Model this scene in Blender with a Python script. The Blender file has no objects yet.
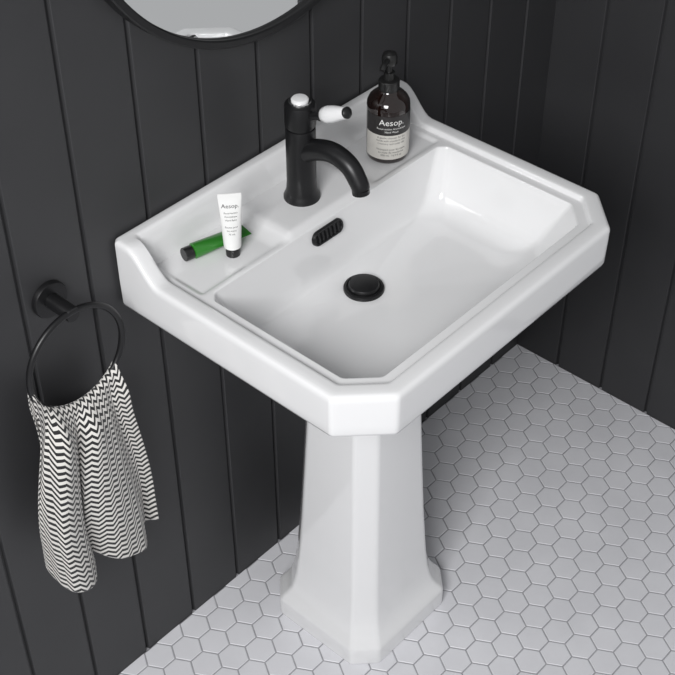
import bpy, bmesh, math, random
import numpy as np
from mathutils import Vector, Matrix
random.seed(3)
scene=bpy.context.scene
scene.view_settings.view_transform='Standard'
scene.view_settings.look='None'
# ---------------------------------------------------------------- materials
def mat(name,col,rough=.5,metal=0,coat=0,**kw):
    m=bpy.data.materials.new(name);m.use_nodes=True
    b=m.node_tree.nodes['Principled BSDF']
    b.inputs['Base Color'].default_value=(*col,1)
    b.inputs['Roughness'].default_value=rough
    b.inputs['Metallic'].default_value=metal
    b.inputs['Coat Weight'].default_value=coat
    b.inputs['Coat Roughness'].default_value=.05
    for k,v in kw.items(): b.inputs[k.replace('_',' ')].default_value=v
    return m
def add_noise(m,scale,c1,c2,bump=0,rough=None):
    nt=m.node_tree;b=nt.nodes['Principled BSDF']
    tc=nt.nodes.new('ShaderNodeTexCoord');n=nt.nodes.new('ShaderNodeTexNoise');n.inputs['Scale'].default_value=scale
    n.inputs['Detail'].default_value=4
    r=nt.nodes.new('ShaderNodeValToRGB');r.color_ramp.elements[0].color=(*c1,1);r.color_ramp.elements[1].color=(*c2,1)
    r.color_ramp.elements[0].position=.35;r.color_ramp.elements[1].position=.65
    nt.links.new(tc.outputs['Object'],n.inputs['Vector']);nt.links.new(n.outputs['Fac'],r.inputs['Fac']);nt.links.new(r.outputs['Color'],b.inputs['Base Color'])
    if bump:
        bp=nt.nodes.new('ShaderNodeBump');bp.inputs['Strength'].default_value=bump;bp.inputs['Distance'].default_value=.001
        nt.links.new(n.outputs['Fac'],bp.inputs['Height']);nt.links.new(bp.outputs['Normal'],b.inputs['Normal'])
ceramic=mat('white_ceramic',(.77,.77,.775),.10,coat=.5)
wallm=mat('charcoal_paint',(.04,.04,.043),.5);add_noise(wallm,6,(.027,.027,.029),(.031,.031,.033))
tile=mat('hex_tile',(.62,.62,.65),.35);add_noise(tile,9,(.70,.70,.73),(.75,.75,.78))
grout=mat('grout',(.24,.24,.255),.9);add_noise(grout,60,(.33,.33,.35),(.39,.39,.41),.3)
black=mat('matt_black_metal',(.012,.012,.013),.36,.3)
blackp=mat('black_plastic',(.012,.012,.012),.3)
chrome=mat('chrome',(.8,.8,.8),.08,1)
mirrorm=mat('mirror_glass',(.95,.96,.96),.02,1)
amber=mat('amber_glass',(.010,.004,.003),.06,coat=1)
labelw=mat('label_cream',(.62,.60,.56),.5)
labelb=mat('label_black',(.02,.018,.018),.45)
inkw=mat('ink_white',(.8,.8,.78),.5)
inkb=mat('ink_dark',(.06,.06,.06),.5)
tubew=mat('tube_white',(.80,.80,.79),.35)
tubeg=mat('tube_green',(.025,.18,.018),.3,coat=.3)
# ---------------------------------------------------------------- helpers
def finish(me,name,mats,ang=35,smooth=True):
    bm=bmesh.new();bm.from_mesh(me);bmesh.ops.remove_doubles(bm,verts=bm.verts,dist=1e-6)
    bmesh.ops.recalc_face_normals(bm,faces=bm.faces);bm.to_mesh(me);bm.free()
    for m in mats: me.materials.append(m)
    if smooth:
        for p in me.polygons: p.use_smooth=True
        me.set_sharp_from_angle(angle=math.radians(ang))
    o=bpy.data.objects.new(name,me);scene.collection.objects.link(o);return o
def mesh(name,v,f,mats,ang=35,smooth=True,mi=None):
    me=bpy.data.meshes.new(name);me.from_pydata([tuple(p) for p in v],[],f)
    if mi: 
        for p,i in zip(me.polygons,mi): p.material_index=i
    return finish(me,name,mats,ang,smooth)
def loft(name,rings,mats,cap0=True,cap1=True,ang=35):
    n=len(rings[0]);v=[p for r in rings for p in r];f=[]
    for i in range(len(rings)-1):
        for j in range(n):
            k=(j+1)%n;f.append((i*n+j,i*n+k,(i+1)*n+k,(i+1)*n+j))
    if cap0:f.append(tuple(range(n)))
    if cap1:f.append(tuple(range((len(rings)-1)*n,len(rings)*n)))
    return mesh(name,v,f,mats,ang)
def revolve(name,prof,mats,n=48,loc=(0,0,0),axis=(0,0,1),ang=35):
    q=Vector((0,0,1)).rotation_difference(Vector(axis).normalized())
    rings=[]
    for r,z in prof:
        rings.append([q@Vector((max(r,1e-4)*math.cos(2*math.pi*i/n),max(r,1e-4)*math.sin(2*math.pi*i/n),z))+Vector(loc) for i in range(n)])
    return loft(name,rings,mats,True,True,ang)
def sweep(name,pts,rad,mats,n=24,closed=False,ang=40):
    pts=[Vector(p) for p in pts];N=len(pts);rings=[]
    rads=rad if isinstance(rad,(list,tuple)) else [rad]*N
    prev=None
    for i,p in enumerate(pts):
        if closed:t=(pts[(i+1)%N]-pts[i-1]).normalized()
        else:t=(pts[min(i+1,N-1)]-pts[max(i-1,0)]).normalized()
        if prev is None:
            a=Vector((0,1,0)) if abs(t.y)<.9 else Vector((1,0,0))
            u=(a-t*a.dot(t)).normalized()
        else:u=(prev-t*prev.dot(t)).normalized()
        prev=u;w=t.cross(u)
        rings.append([p+(u*math.cos(2*math.pi*k/n)+w*math.sin(2*math.pi*k/n))*rads[i] for k in range(n)])
    if closed: rings.append(rings[0])
    return loft(name,rings,mats,not closed,not closed,ang)
def catmull(P,m=8):
    P=[Vector(p) for p in P];out=[]
    for i in range(len(P)-1):
        p0=P[max(i-1,0)];p1=P[i];p2=P[i+1];p3=P[min(i+2,len(P)-1)]
        for k in range(m):
            t=k/m;out.append(.5*((2*p1)+(p2-p0)*t+(2*p0-5*p1+4*p2-p3)*t*t+(3*p1-p0-3*p2+p3)*t**3))
    out.append(P[-1]);return out
def group(name,parts,loc=(0,0,0)):
    e=bpy.data.objects.new(name,None);e.location=loc;scene.collection.objects.link(e)
    bpy.context.view_layer.update()
    for p in parts:
        p.parent=e;p.matrix_parent_inverse=e.matrix_world.inverted()
    return e
def sm(a,b,x):
    t=min(1,max(0,(x-a)/(b-a)));return t*t*(3-2*t)
def interp(xs,ys,x):
    return float(np.interp(x,xs,ys))
# ---------------------------------------------------------------- room
G=.1135;XC=.774;X0=-.3438
def vboards(name,s0,s1,grooves,z0,z1,place):
    """t&g boards: profile with V grooves, extruded vertically"""
    prof=[(s0,0)]
    for g in sorted(grooves):
        if s0+.01<g<s1-.01: prof+= [(g-.0046,0),(g-.0038,-.0007),(g-.0016,-.006),(g+.0016,-.006),(g+.0038,-.0007),(g+.0046,0)]
    prof+=[(s1,0)]
    v=[];f=[]
    for s,d in prof: v+= [place(s,d,z0),place(s,d,z1)]
    for i in range(len(prof)-1): f.append((2*i,2*i+1,2*i+3,2*i+2))
    n=len(v)
    v+=[place(s0,-.05,z0),place(s0,-.05,z1),place(s1,-.05,z0),place(s1,-.05,z1)]
    e=2*(len(prof)-1)
    f+=[(n,n+1,n+3,n+2),(0,1,n+1,n),(e,e+1,n+3,n+2)]
    return mesh(name,v,f,[wallm],smooth=False)
vboards('wall_back',-2.2,XC,[X0+G*k for k in range(-20,12)],0,2.6,lambda s,d,z:(s,-d,z))
vboards('wall_right',-.70,0,[-.109-G*k for k in range(0,30)],0,2.6,lambda s,d,z:(XC-d,s,z))
# floor : hex mosaic + grout
P=.050;gap=.0026
def hexfloor():
    v=[];f=[];mi=[]
    R0=(P-gap)/math.sqrt(3)
    dx=P*math.sqrt(3)/2;dy=P
    x0,x1,y0,y1=-2.2,XC+.05,-3.2,.05
    v+=[(x0,y0,-.0012),(x1,y0,-.0012),(x1,y1,-.0012),(x0,y1,-.0012)];f.append((0,1,2,3));mi.append(1)
    i=0;x=x0
    while x<XC+dx:
        y=y0+(P/2 if i%2 else 0)
        while y<0+P:
            t=random.uniform(-.00012,.00012)
            def ring(r,z):
                return [(min(XC-.0005,x+r*math.cos(math.radians(60*k))),min(-.0005,y+r*math.sin(math.radians(60*k))),z) for k in range(6)]
            if x-R0<XC and y-R0<0:
                b=len(v);v+=ring(R0,-.0012)+ring(R0,-.0006+t)+ring(R0-.001,t)
                for a in (0,6):
                    for k in range(6):
                        l=(k+1)%6;f.append((b+a+k,b+a+l,b+a+6+l,b+a+6+k));mi.append(0)
                f.append(tuple(b+12+k for k in range(6)));mi.append(0)
            y+=dy
        x+=dx;i+=1
    n=len(v);v+=[(x0,y0,-.04),(x1,y0,-.04),(x1,y1,-.04),(x0,y1,-.04)];f.append((n,n+1,n+2,n+3));mi.append(1)
    me=bpy.data.meshes.new('floor');me.from_pydata(v,[],f)
    for p,q in zip(me.polygons,mi):p.material_index=q
    me.materials.append(tile);me.materials.append(grout)
    o=bpy.data.objects.new('floor',me);scene.collection.objects.link(o)
hexfloor()
# ---------------------------------------------------------------- basin
D=.469;CH=.061;ZR=.851;ZB=.7776;ZT=.8956;YW=-.001
NB=70;NS=50;NC=6;NF=6
def contour(xh,yb,yf,cf,cb,rf=.008,rb=.008,xc=0):
    c=[(xc+xh-cb,yb,rb),(xc-xh+cb,yb,rb),(xc-xh,yb-cb,rb),(xc-xh,yf+cf,rf),(xc-xh+cf,yf,rf),(xc+xh-cf,yf,rf),(xc+xh,yf+cf,rf),(xc+xh,yb-cb,rb)]
    cnt=[NB,NC,NS,NC,NB,NC,NS,NC]
    n=8;arcs=[]
    for i in range(n):
        p=Vector(c[i][:2]);a=Vector(c[i-1][:2]);b=Vector(c[(i+1)%n][:2])
        da=(a-p);db=(b-p);la=da.length;lb=db.length;da.normalize();db.normalize()
        half=da.angle(db)/2
        t=c[i][2]/math.tan(half);t=min(t,la*.45,lb*.45);
        A=p+da*t;B=p+db*t
        arcs.append([A*(1-s)**2+p*2*s*(1-s)+B*s*s for s in [k/NF for k in range(NF+1)]])
    out=[]
    for i in range(n):
        out+=arcs[i];a=arcs[i][-1];b=arcs[(i+1)%n][0]
        out+=[a.lerp(b,k/cnt[i]) for k in range(1,cnt[i])]
    return out
def Uf(y): return (ZT-ZR)*(1-sm(.030,.088,-y))
def outer(o,yb=None):  # offset contour from outer outline
    return contour(.3-o,(-o*.8 if yb is None else yb)+YW,-D+o,CH-o*.586,.006,.012,.004)
rings=[]
def addring(c,zf):
    rings.append([(p[0],p[1],zf(p[0],p[1]) if callable(zf) else zf) for p in c])
# underside
addring(contour(.12,-.03,-.30,.04,.01),.70)
addring(contour(.16,-.02,-.34,.05,.01),.705)
addring(contour(.24,-.01,-.41,.06,.01),.74)
addring(contour(.275,-.004,-.445,.06,.008),.775)
addring(outer(.012,0),ZB);addring(outer(.006,0),ZB+.0005);addring(outer(.0025,0),ZB+.003);addring(outer(.001,0),ZB+.008)
for k in range(1,4): addring(outer(.001-.001*k/3,0),ZB+.008+(ZR-.012-ZB-.008)*k/4)
def zrim(d): return lambda x,y: ZR-d+Uf(y)
for o,d in ((0,.012),(.0,.0075),(.0008,.0045),(.0022,.0022),(.0045,.0007),(.0075,0),(.014,0),(.021,0),(.0245,.0004)):
    addring(outer(o,0 if o<.001 else -o*.7),zrim(d))
# drop into deck/ledge level
ZL=.8435
def hd(x,y):
    ax=abs(x)
    plat=(1-sm(.080,.100,ax))*sm(-.143,-.128,y)
    shelf=sm(.10,.112,ax)*(1-sm(.252,.263,ax))*sm(-.136,-.128,y)
    return ZL+.0075*plat-.0035*shelf
A0=contour(.3-.0245,-.0172+YW,-D+.0245,CH-.0144,.006,.012,.01)
A1=contour(.3-.030,-.034,-D+.030,CH-.018,.014,.012,.012)
for k in range(1,7):
    t=k/6;ez=sm(0,1,t)
    c=[a.lerp(b,t) for a,b in zip(A0,A1)]
    rings.append([(p.x,p.y,(ZR-.0004+Uf(p.y))*(1-ez)+hd(p.x,p.y)*ez) for p in c])
B0=contour(.2575,-.142,-D+.0420,CH-.024,.012,.014,.012)
for k in range(1,31):
    t=k/30;c=[a.lerp(b,t) for a,b in zip(A1,B0)]
    addring(c,hd)
YD=-.207;XD=-.004;ZD=.740
BT=contour(.190,-.164,-.360,.045,.03,.03,.025)
zl0=ZL;zbot=.7495
# rolled lip, straight raked wall, cove into the floor
lipN=6;steps=[]
for k in range(1,lipN+1):
    a=k/lipN*math.radians(70);steps.append((.04*math.sin(a)/math.sin(math.radians(70)),.045*(1-math.cos(a))/(1-math.cos(math.radians(70)))))
for k in range(1,9):
    t=k/8;steps.append((.04+.36*t,.045+.655*t))
p0=(.40,.70);p1=(.55,.965);p2=(1.0,1.0)
for k in range(1,25):
    t=k/24;steps.append(tuple(p0[i]*(1-t)**2+2*p1[i]*t*(1-t)+p2[i]*t*t for i in (0,1)))
for lat,dep in steps:
    addring([p.lerp(q,lat) for p,q in zip(B0,BT)],zl0+(zbot-zl0)*dep)
circ=[]
for p in BT:
    v=Vector((p.x-XD,p.y-YD))
    circ.append(Vector((XD,YD))+v.normalized()*.026)
for k in range(1,13):
    t=k/12;c=[p.lerp(q,t) for p,q in zip(BT,circ)];addring(c,zbot+(ZD-zbot)*t)
basin=loft('basin',rings,[ceramic],True,True,ang=50)
# pedestal : octagonal column, rounded arrises
def octo(xh,yf,yb,c,z,r):
    P8=[(xh-c,yb),(-xh+c,yb),(-xh,yb-c),(-xh,yf+c),(-xh+c,yf),(xh-c,yf),(xh,yf+c),(xh,yb-c)]
    out=[]
    for i in range(8):
        p=Vector(P8[i]);a=(Vector(P8[i-1])-p).normalized();b=(Vector(P8[(i+1)%8])-p).normalized()
        A=p+a*r;B=p+b*r
        for k in range(6):
            s=k/5;q=A*(1-s)**2+p*2*s*(1-s)+B*s*s;out.append((q.x,q.y,z))
    return out
key=[(.1245,.036,0),(.1255,.036,.002),(.1258,.036,.006),(.1258,.036,.038),(.1252,.036,.042),(.1235,.0355,.046),(.120,.0345,.051),(.115,.034,.059),(.109,.033,.071),(.1045,.032,.087),(.101,.031,.108),
(.097,.030,.15),(.091,.029,.25),(.085,.028,.38),(.079,.027,.52),(.076,.026,.62),(.078,.0265,.655),(.086,.029,.685),(.096,.032,.712)]
PY=-.206
ped=loft('pedestal',[octo(a,PY-a*.98,PY+a*.96,c,z,.006) for a,c,z in key],[ceramic],ang=60)
# drain
dr=revolve('drain',[(0.001,-.004),(.031,-.004),(.031,.001),(.030,.003),(.0265,.0038),(.0245,.002),(.0235,.002),(.0235,.006),(.022,.0085),(.016,.0098),(0.001,.0102)],[black],loc=(XD,YD,ZD+.0025))
# overflow
ovn=Vector((0,-.98,.2)).normalized()
def rrect(w,h,r,n=8):
    o=[]
    for cx,cy,a0 in ((w/2-r,h/2-r,0),(-w/2+r,h/2-r,90),(-w/2+r,-h/2+r,180),(w/2-r,-h/2+r,270)):
        for k in range(n+1):
            a=math.radians(a0+90*k/n);o.append((cx+r*math.cos(a),cy+r*math.sin(a)))
    return o
def ovp(u,v,w): # u along x, v up slope, w out
    up=Vector((0,.2,.98)).normalized()
    return Vector((-.018,-.1475,.824))+Vector((u,0,0))+up*v+ovn*w
ov=[]
ov.append(loft('overflow_plate',[[ovp(u,v,w) for u,v in rrect(W,H,H/2-.001)] for W,H,w in ((.064,.024,-.006),(.064,.024,.001),(.062,.022,.0028),(.057,.017,.0028),(.055,.015,.0005))],[black]))
for k in range(6):
    u=-.0205+k*.0082
    ov.append(loft('overflow_bar_%d'%(k+1),[[ovp(u+a,b,w) for a,b in rrect(.0045*s,.016*s,.0018*s)] for s,w in ((1,-.001),(1,.002),(.8,.003))],[black]))
group('pedestal_sink',[basin,ped,dr]+ov)
# ---------------------------------------------------------------- faucet
FX,FY,FZ=-.004,-.083,.851
f=[]
S=1.08
f.append(revolve('body',[(r*S,z) for r,z in [(0.001,0),(.0255,0),(.0255,.004),(.0235,.008),(.0215,.016),(.0205,.03),(.0205,.118),(.0198,.121),(.0185,.1215),(.0185,.124),(.0205,.1248),(.0212,.127),(.0212,.156),(.0202,.160),(.017,.1615),(.001,.1615)]],[black],loc=(FX,FY,FZ)))
sp=catmull([(FX,FY-.005,FZ+.080),(FX,FY-.032,FZ+.096),(FX,FY-.064,FZ+.104),(FX,FY-.094,FZ+.096),(FX,FY-.112,FZ+.075),(FX,FY-.116,FZ+.066)],8)
f.append(sweep('spout',sp,[.0165-.0035*i/(len(sp)-1) for i in range(len(sp))],[black]))
f.append(revolve('spout_aerator',[(.001,0),(.0128,0),(.0128,.007),(.001,.007)],[black],loc=(FX,FY-.1162,FZ+.0595),axis=(0,.15,1)))
f.append(revolve('cap_ring',[(.001,0),(.0165,0),(.0165,.003),(.0155,.004),(.001,.004)],[chrome],loc=(FX,FY,FZ+.161)))
f.append(revolve('cap_button',[(.001,0),(.0128,0),(.0128,.003),(.011,.0048),(.006,.0056),(.001,.0058)],[ceramic],loc=(FX,FY,FZ+.164)))
lax=Vector((0,-.86,.42)).normalized()
L0=Vector((FX,FY,FZ+.137))
f.append(revolve('lever_neck',[(.001,0),(.0058,0),(.0058,.024),(.0085,.025),(.0085,.032),(.001,.032)],[black],loc=L0+lax*.018,axis=lax,n=24))
f.append(revolve('lever_handle',[(.001,0),(.008,0),(.0115,.004),(.0128,.013),(.0120,.025),(.0095,.040),(.0085,.048),(.001,.048)],[ceramic],loc=L0+lax*.049,axis=lax,n=32))
f.append(revolve('lever_tip',[(.001,0),(.0082,0),(.0085,.003),(.0055,.006),(.001,.007)],[black],loc=L0+lax*.097,axis=lax,n=24))
group('basin_faucet',f,(FX,FY,FZ))
# ---------------------------------------------------------------- text helper
def textmesh(body,size,fn,mtl,name,bold=0):
    cu=bpy.data.curves.new(name,'FONT');cu.body=body;cu.size=size;cu.align_x='CENTER';cu.offset=bold;cu.resolution_u=2
    o=bpy.data.objects.new(name+'_t',cu);scene.collection.objects.link(o)
    bpy.context.view_layer.update()
    me=bpy.data.meshes.new_from_object(o.evaluated_get(bpy.context.evaluated_depsgraph_get()))
    bpy.data.objects.remove(o)
    for v in me.vertices: v.co=fn(v.co.x,v.co.y)
    me.materials.clear();me.materials.append(mtl)
    r=bpy.data.objects.new(name,me);scene.collection.objects.link(r);return r
# ---------------------------------------------------------------- soap bottle
BX,BY,BZ=.182,-.092,.8402
K=1.10
bt=[]
bt.append(revolve('bottle_body',[(r*K,z*K) for r,z in [(.001,0),(.027,0),(.0295,.002),(.0305,.005),(.0305,.082),(.0298,.088),(.027,.094),(.022,.099),(.0165,.1025),(.0135,.106),(.0125,.112),(.001,.112)]],[amber],n=64,loc=(BX,BY,BZ)))
bt.append(revolve('pump_collar',[(r*K,z*K) for r,z in [(.001,0),(.0145,0),(.0148,.002),(.0148,.013),(.0135,.0145),(.008,.0155),(.0075,.026),(.001,.026)]],[blackp],loc=(BX,BY,BZ+.106*K)))
bt.append(revolve('pump_head',[(r*K,z*K) for r,z in [(.001,0),(.0045,0),(.0045,.012),(.0095,.013),(.011,.016),(.011,.024),(.009,.029),(.004,.0315),(.001,.032)]],[blackp],loc=(BX,BY,BZ+.131*K)))
la=math.atan2(-.74,-.62)  # label faces the front-left
nd=Vector((math.cos(la-.5),math.sin(la-.5),0))
c0=Vector((BX,BY,BZ+.153*K))
bt.append(sweep('pump_nozzle',catmull([c0,c0+nd*.017+Vector((0,0,.001)),c0+nd*.028,c0+nd*.034+Vector((0,0,-.004))],5),.0045,[blackp],n=16))
RB=.0305*K
def cyl(r,zc,a0=la):
    return lambda x,y:Vector((BX+r*math.cos(a0+x/r),BY+r*math.sin(a0+x/r),BZ+zc+y))
def patch(name,r,z0,z1,half,mtl):
    fn=cyl(r,0);v=[];fc=[]
    N=40
    for i in range(N+1):
        x=-half+2*half*i/N;v+=[fn(x,z0),fn(x,z1)]
    for i in range(N): fc.append((2*i,2*i+2,2*i+3,2*i+1))
    return mesh(name,v,fc,[mtl])
bt.append(patch('label_lower',RB+.0003,.010,.053,.047,labelw))
bt.append(patch('label_upper',RB+.0003,.053,.086,.047,labelb))
bt.append(textmesh('Aesop.',.0145,cyl(RB+.0006,.071),inkw,'label_title'))
k=0
for z,t,s in ((.0635,'Resurrection Aromatique',.0046),(.058,'Hand Wash',.0046)):
    k+=1;bt.append(textmesh(t,s,cyl(RB+.0006,z),inkw,'label_text_%d'%k))
for i,t in enumerate(['A gentle cleanser for the','hands with mandarin rind,','rosemary and cedar oils','','Nettoyant pour les mains','au zeste de mandarine','500 mL  16.9 fl oz']):
    if t: bt.append(textmesh(t,.0046,cyl(RB+.0006,.0475-.0052*i),inkb,'label_line_%d'%(i+1)))
group('soap_dispenser_bottle',bt,(BX,BY,BZ))
# ---------------------------------------------------------------- tubes
def squeeze_tube(prefix,Lb,R,W,body_m,cap_m,M):
    """cap at z=0 .. crimp at top; M = world matrix"""
    parts=[];n=40
    rings=[]
    for i in range(15):
        t=i/14;z=.016+ (Lb-.016)*t
        a=R*(1-t)+W*t; b=R*(1-t**1.3)+.0008*t
        if i==0: rings.append([(.0075*math.cos(2*math.pi*k/n),.0075*math.sin(2*math.pi*k/n),.0135) for k in range(n)])
        rings.append([(a*math.cos(2*math.pi*k/n),b*math.sin(2*math.pi*k/n),z) for k in range(n)])
    rings.append([(W*math.cos(2*math.pi*k/n),.0008*math.sin(2*math.pi*k/n),Lb+.007) for k in range(n)])
    o=loft('tube_body',[[M@Vector(p) for p in r] for r in rings],[body_m]);parts.append(o)
    prof=[(.001,0),(.0095,0),(.0102,.0008),(.0102,.0125),(.0095,.0138),(.001,.0138)]
    rings=[[M@Vector((r*math.cos(2*math.pi*k/n),r*math.sin(2*math.pi*k/n),z)) for k in range(n)] for r,z in prof]
    parts.append(loft('tube_cap',rings,[cap_m]))
    return parts
def orient(yaw,loc): return Matrix.Translation(loc)@Matrix.Rotation(yaw,4,'Z')
ty=-.72
TP=(-.163,-.097,.8402)
M=orient(ty,TP)
LT=.098
tp=squeeze_tube('w',LT,.0125,.0165,tubew,blackp,M)
def tf(zc):
    def fn(x,y):
        z=zc+y;t=(z-.016)/(LT-.016);b=.0125*(1-max(t,0)**1.3)+.0008*t
        a=.0125*(1-t)+.0165*t
        return M@Vector((x,-b*math.sqrt(max(0,1-(x/a)**2))-.0003,z))
    return fn
tp.append(textmesh('Aesop.',.009,tf(.083),inkb,'tube_title'))
for i,t in enumerate(['Resurrection','Aromatique','Hand Balm','','Baume pour','les mains','75 mL']):
    if t: tp.append(textmesh(t,.0037,tf(.074-.0055*i),inkb,'tube_line_%d'%(i+1)))
group('cosmetic_tube',tp,TP)
# green lying tube: axis horizontal
ax=Vector((-.118,-.082,0))-Vector((-.222,-.060,0));ax.normalize()
zv=ax;wv=Vector((0,0,1)).cross(ax).normalized();nv=zv.cross(wv)
M2=Matrix((( *[wv.x],nv.x,zv.x,-.220),(wv.y,nv.y,zv.y,-.056),(wv.z,nv.z,zv.z,.8402+.0102),(0,0,0,1)))
gp=squeeze_tube('g',.098,.0118,.0150,tubeg,blackp,M2)
group('cosmetic_tube.001',gp,(-.220,-.056,.8505))
# ---------------------------------------------------------------- mirror
MX,MZ,MR=0.012,1.424,.33
mp=[]
def ringprof(name,prof,mats,n,loc):
    v=[];fc=[];m=len(prof)
    for i in range(n):
        a=2*math.pi*i/n
        for r,h in prof: v.append((loc[0]+r*math.cos(a),loc[1]-h,loc[2]+r*math.sin(a)))
    for i in range(n):
        for j in range(m):
            fc.append((i*m+j,i*m+(j+1)%m,((i+1)%n)*m+(j+1)%m,((i+1)%n)*m+j))
    return mesh(name,v,fc,mats)
mp.append(ringprof('mirror_frame',[(MR-.016,.001),(MR,.001),(MR,.024),(MR-.002,.026),(MR-.010,.026),(MR-.012,.024),(MR-.012,.0175),(MR-.016,.0175)],[black],160,(MX,0,MZ)))
mp.append(revolve('mirror_glass',[(.001,.004),(MR-.0125,.004),(MR-.0125,.018),(.001,.018)],[mirrorm],n=160,loc=(MX,0,MZ),axis=(0,-1,0)))
group('wall_mirror',mp,(MX,0,MZ))
# ---------------------------------------------------------------- towel ring
RX,RZ,RR,RY=-.42,.785,.080,-.050
tr=[]
tr.append(revolve('wall_flange',[(.001,.0005),(.0275,.0005),(.0275,.006),(.0262,.0085),(.001,.0085)],[black],loc=(RX+.004,0,RZ+RR-.004),axis=(0,-1,0)))
tr.append(revolve('mount_post',[(.001,0),(.0115,0),(.0115,.043),(.0105,.0455),(.001,.0455)],[black],loc=(RX+.004,-.008,RZ+RR-.004),axis=(0,-1,0)))
tr.append(sweep('ring',[(RX+RR*math.sin(2*math.pi*i/96),RY,RZ+RR*math.cos(2*math.pi*i/96)) for i in range(96)],.0046,[black],n=16,closed=True))
group('towel_ring',tr,(RX,0,RZ+RR))
# ---------------------------------------------------------------- towel
tm=bpy.data.materials.new('chevron_fabric');tm.use_nodes=True;nt=tm.node_tree;b=nt.nodes['Principled BSDF'];b.inputs['Roughness'].default_value=.9
b.inputs['Sheen Weight'].default_value=.2
uv=nt.nodes.new('ShaderNodeUVMap');sep=nt.nodes.new('ShaderNodeSeparateXYZ');nt.links.new(uv.outputs[0],sep.inputs[0])
def mth(op,a,bv=None):
    n=nt.nodes.new('ShaderNodeMath');n.operation=op
    for i,s in enumerate([a,bv]):
        if s is None: continue
        if isinstance(s,(int,float)): n.inputs[i].default_value=s
        else: nt.links.new(s,n.inputs[i])
    return n.outputs[0]
tri=mth('PINGPONG',sep.outputs[0],.0088)      # metres
vv=mth('ADD',sep.outputs[1],mth('MULTIPLY',tri,.8))
fr=mth('FRACT',mth('DIVIDE',vv,.0104))
st=mth('GREATER_THAN',fr,.5)
mx=nt.nodes.new('ShaderNodeMixRGB');mx.inputs[1].default_value=(.66,.64,.61,1);mx.inputs[2].default_value=(.012,.012,.013,1)
nt.links.new(st,mx.inputs[0]);nt.links.new(mx.outputs[0],b.inputs['Base Color'])
def towel():
    NU,NV=160,170
    v=[];uvs=[]
    NH=NV//2
    for j in range(NV+1):
        front=j<=NH
        q=abs(j-NH)/(NH if front else NV-NH)      # 0 at ring .. 1 hem
        for i in range(NU+1):
            u=i/NU
            xt=-.082+.142*u
            zr=RZ-math.sqrt(max(RR**2-min(abs(xt),.079)**2,.0002))+.0052
            if front: hem=interp([0,.10,.3,.42,.52,.58,.8,1],[.440,.412,.385,.382,.415,.400,.362,.385],u)
            else: hem=interp([0,.3,.6,1],[.47,.43,.38,.362],u)
            d=q*(zr-hem);k=q;spread=sm(0,.8,q)**.8
            if front: xb=interp([0,.15,.42,.5,.62,1],[-.112,-.096,-.034,-.036,-.004,.096],u)
            else: xb=-.070+.170*u
            x=RX+xt*(1-spread)+xb*spread
            ph=2*math.pi*(2.6*u+.22*math.sin(3.2*u+1.6*k)+.06*k)
            ampl=(.010+.010*k)*(1 if front else .7)*sm(0,.05,d)
            pl=math.sin(ph)*ampl+math.sin(ph*2.1+1.5+2*k)*.003*sm(0,.05,d)+math.sin(31*u+4*k)*.0012*k
            side=-1 if front else 1
            roll=.0058
            th=min(d/roll,math.pi/2)
            y=RY+side*roll*math.sin(th)
            z=zr+roll*(math.cos(th)-1)-max(0,d-roll*math.pi/2)
            if front: y+=-.012*sm(0,.06,d)+pl-.012*k*math.exp(-((u-.25)/.16)**2)
            else: y+=.006*sm(0,.06,d)+pl*.8
            x+=math.cos(ph)*.006*sm(0,.1,d)
            y=min(y,-.006)
            v.append((x,y,z));uvs.append((u*.30,(-d if front else d)+.05*(.3*math.sin(5*u))))
    fc=[];W=NU+1
    for j in range(NV):
        for i in range(NU): fc.append((j*W+i,j*W+i+1,(j+1)*W+i+1,(j+1)*W+i))
    me=bpy.data.meshes.new('hand_towel');me.from_pydata(v,[],fc)
    ul=me.uv_layers.new(name='UVMap')
    for p in me.polygons:
        p.use_smooth=True
        for li in p.loop_indices: ul.data[li].uv=uvs[me.loops[li].vertex_index]
    me.materials.append(tm)
    o=bpy.data.objects.new('hand_towel',me);scene.collection.objects.link(o)
    m=o.modifiers.new('t','SOLIDIFY');m.thickness=.0016;m.offset=0
towel()
# ---------------------------------------------------------------- light
w=bpy.data.worlds.new('world');scene.world=w;w.use_nodes=True
bg=w.node_tree.nodes['Background'];bg.inputs[0].default_value=(.97,.98,1,1);bg.inputs[1].default_value=.42
def area(name,loc,target,size,power,col=(1,1,1)):
    l=bpy.data.lights.new(name,'AREA');l.shape='RECTANGLE';l.size=size[0];l.size_y=size[1];l.energy=power;l.color=col
    o=bpy.data.objects.new(name,l);o.location=loc
    o.rotation_euler=(Vector(target)-Vector(loc)).to_track_quat('-Z','Y').to_euler();scene.collection.objects.link(o)
area('key_light',(-2.0,-1.15,2.25),(0,-.2,.7),(1.0,.9),62)  # unseen soft key light from upper left, angled to shade the bowl; no window modelled
# ---------------------------------------------------------------- camera
C=Vector((-1.1968,-1.2278,2.0086));yaw,p,roll,fl=.7331,.7158,-.002,1344.67
F=Vector((math.cos(yaw)*math.cos(p),math.sin(yaw)*math.cos(p),-math.sin(p)))
R=Vector((math.sin(yaw),-math.cos(yaw),0));U=R.cross(F)
R,U=R*math.cos(roll)+U*math.sin(roll),-R*math.sin(roll)+U*math.cos(roll)
cd=bpy.data.cameras.new('camera');cd.sensor_width=36;cd.lens=36*fl/675;cd.clip_start=.01
co=bpy.data.objects.new('camera',cd);scene.collection.objects.link(co)
m=Matrix.Identity(4)
for i in range(3): m[i][0]=R[i];m[i][1]=U[i];m[i][2]=-F[i];m[i][3]=C[i]
co.matrix_world=m
scene.camera=co
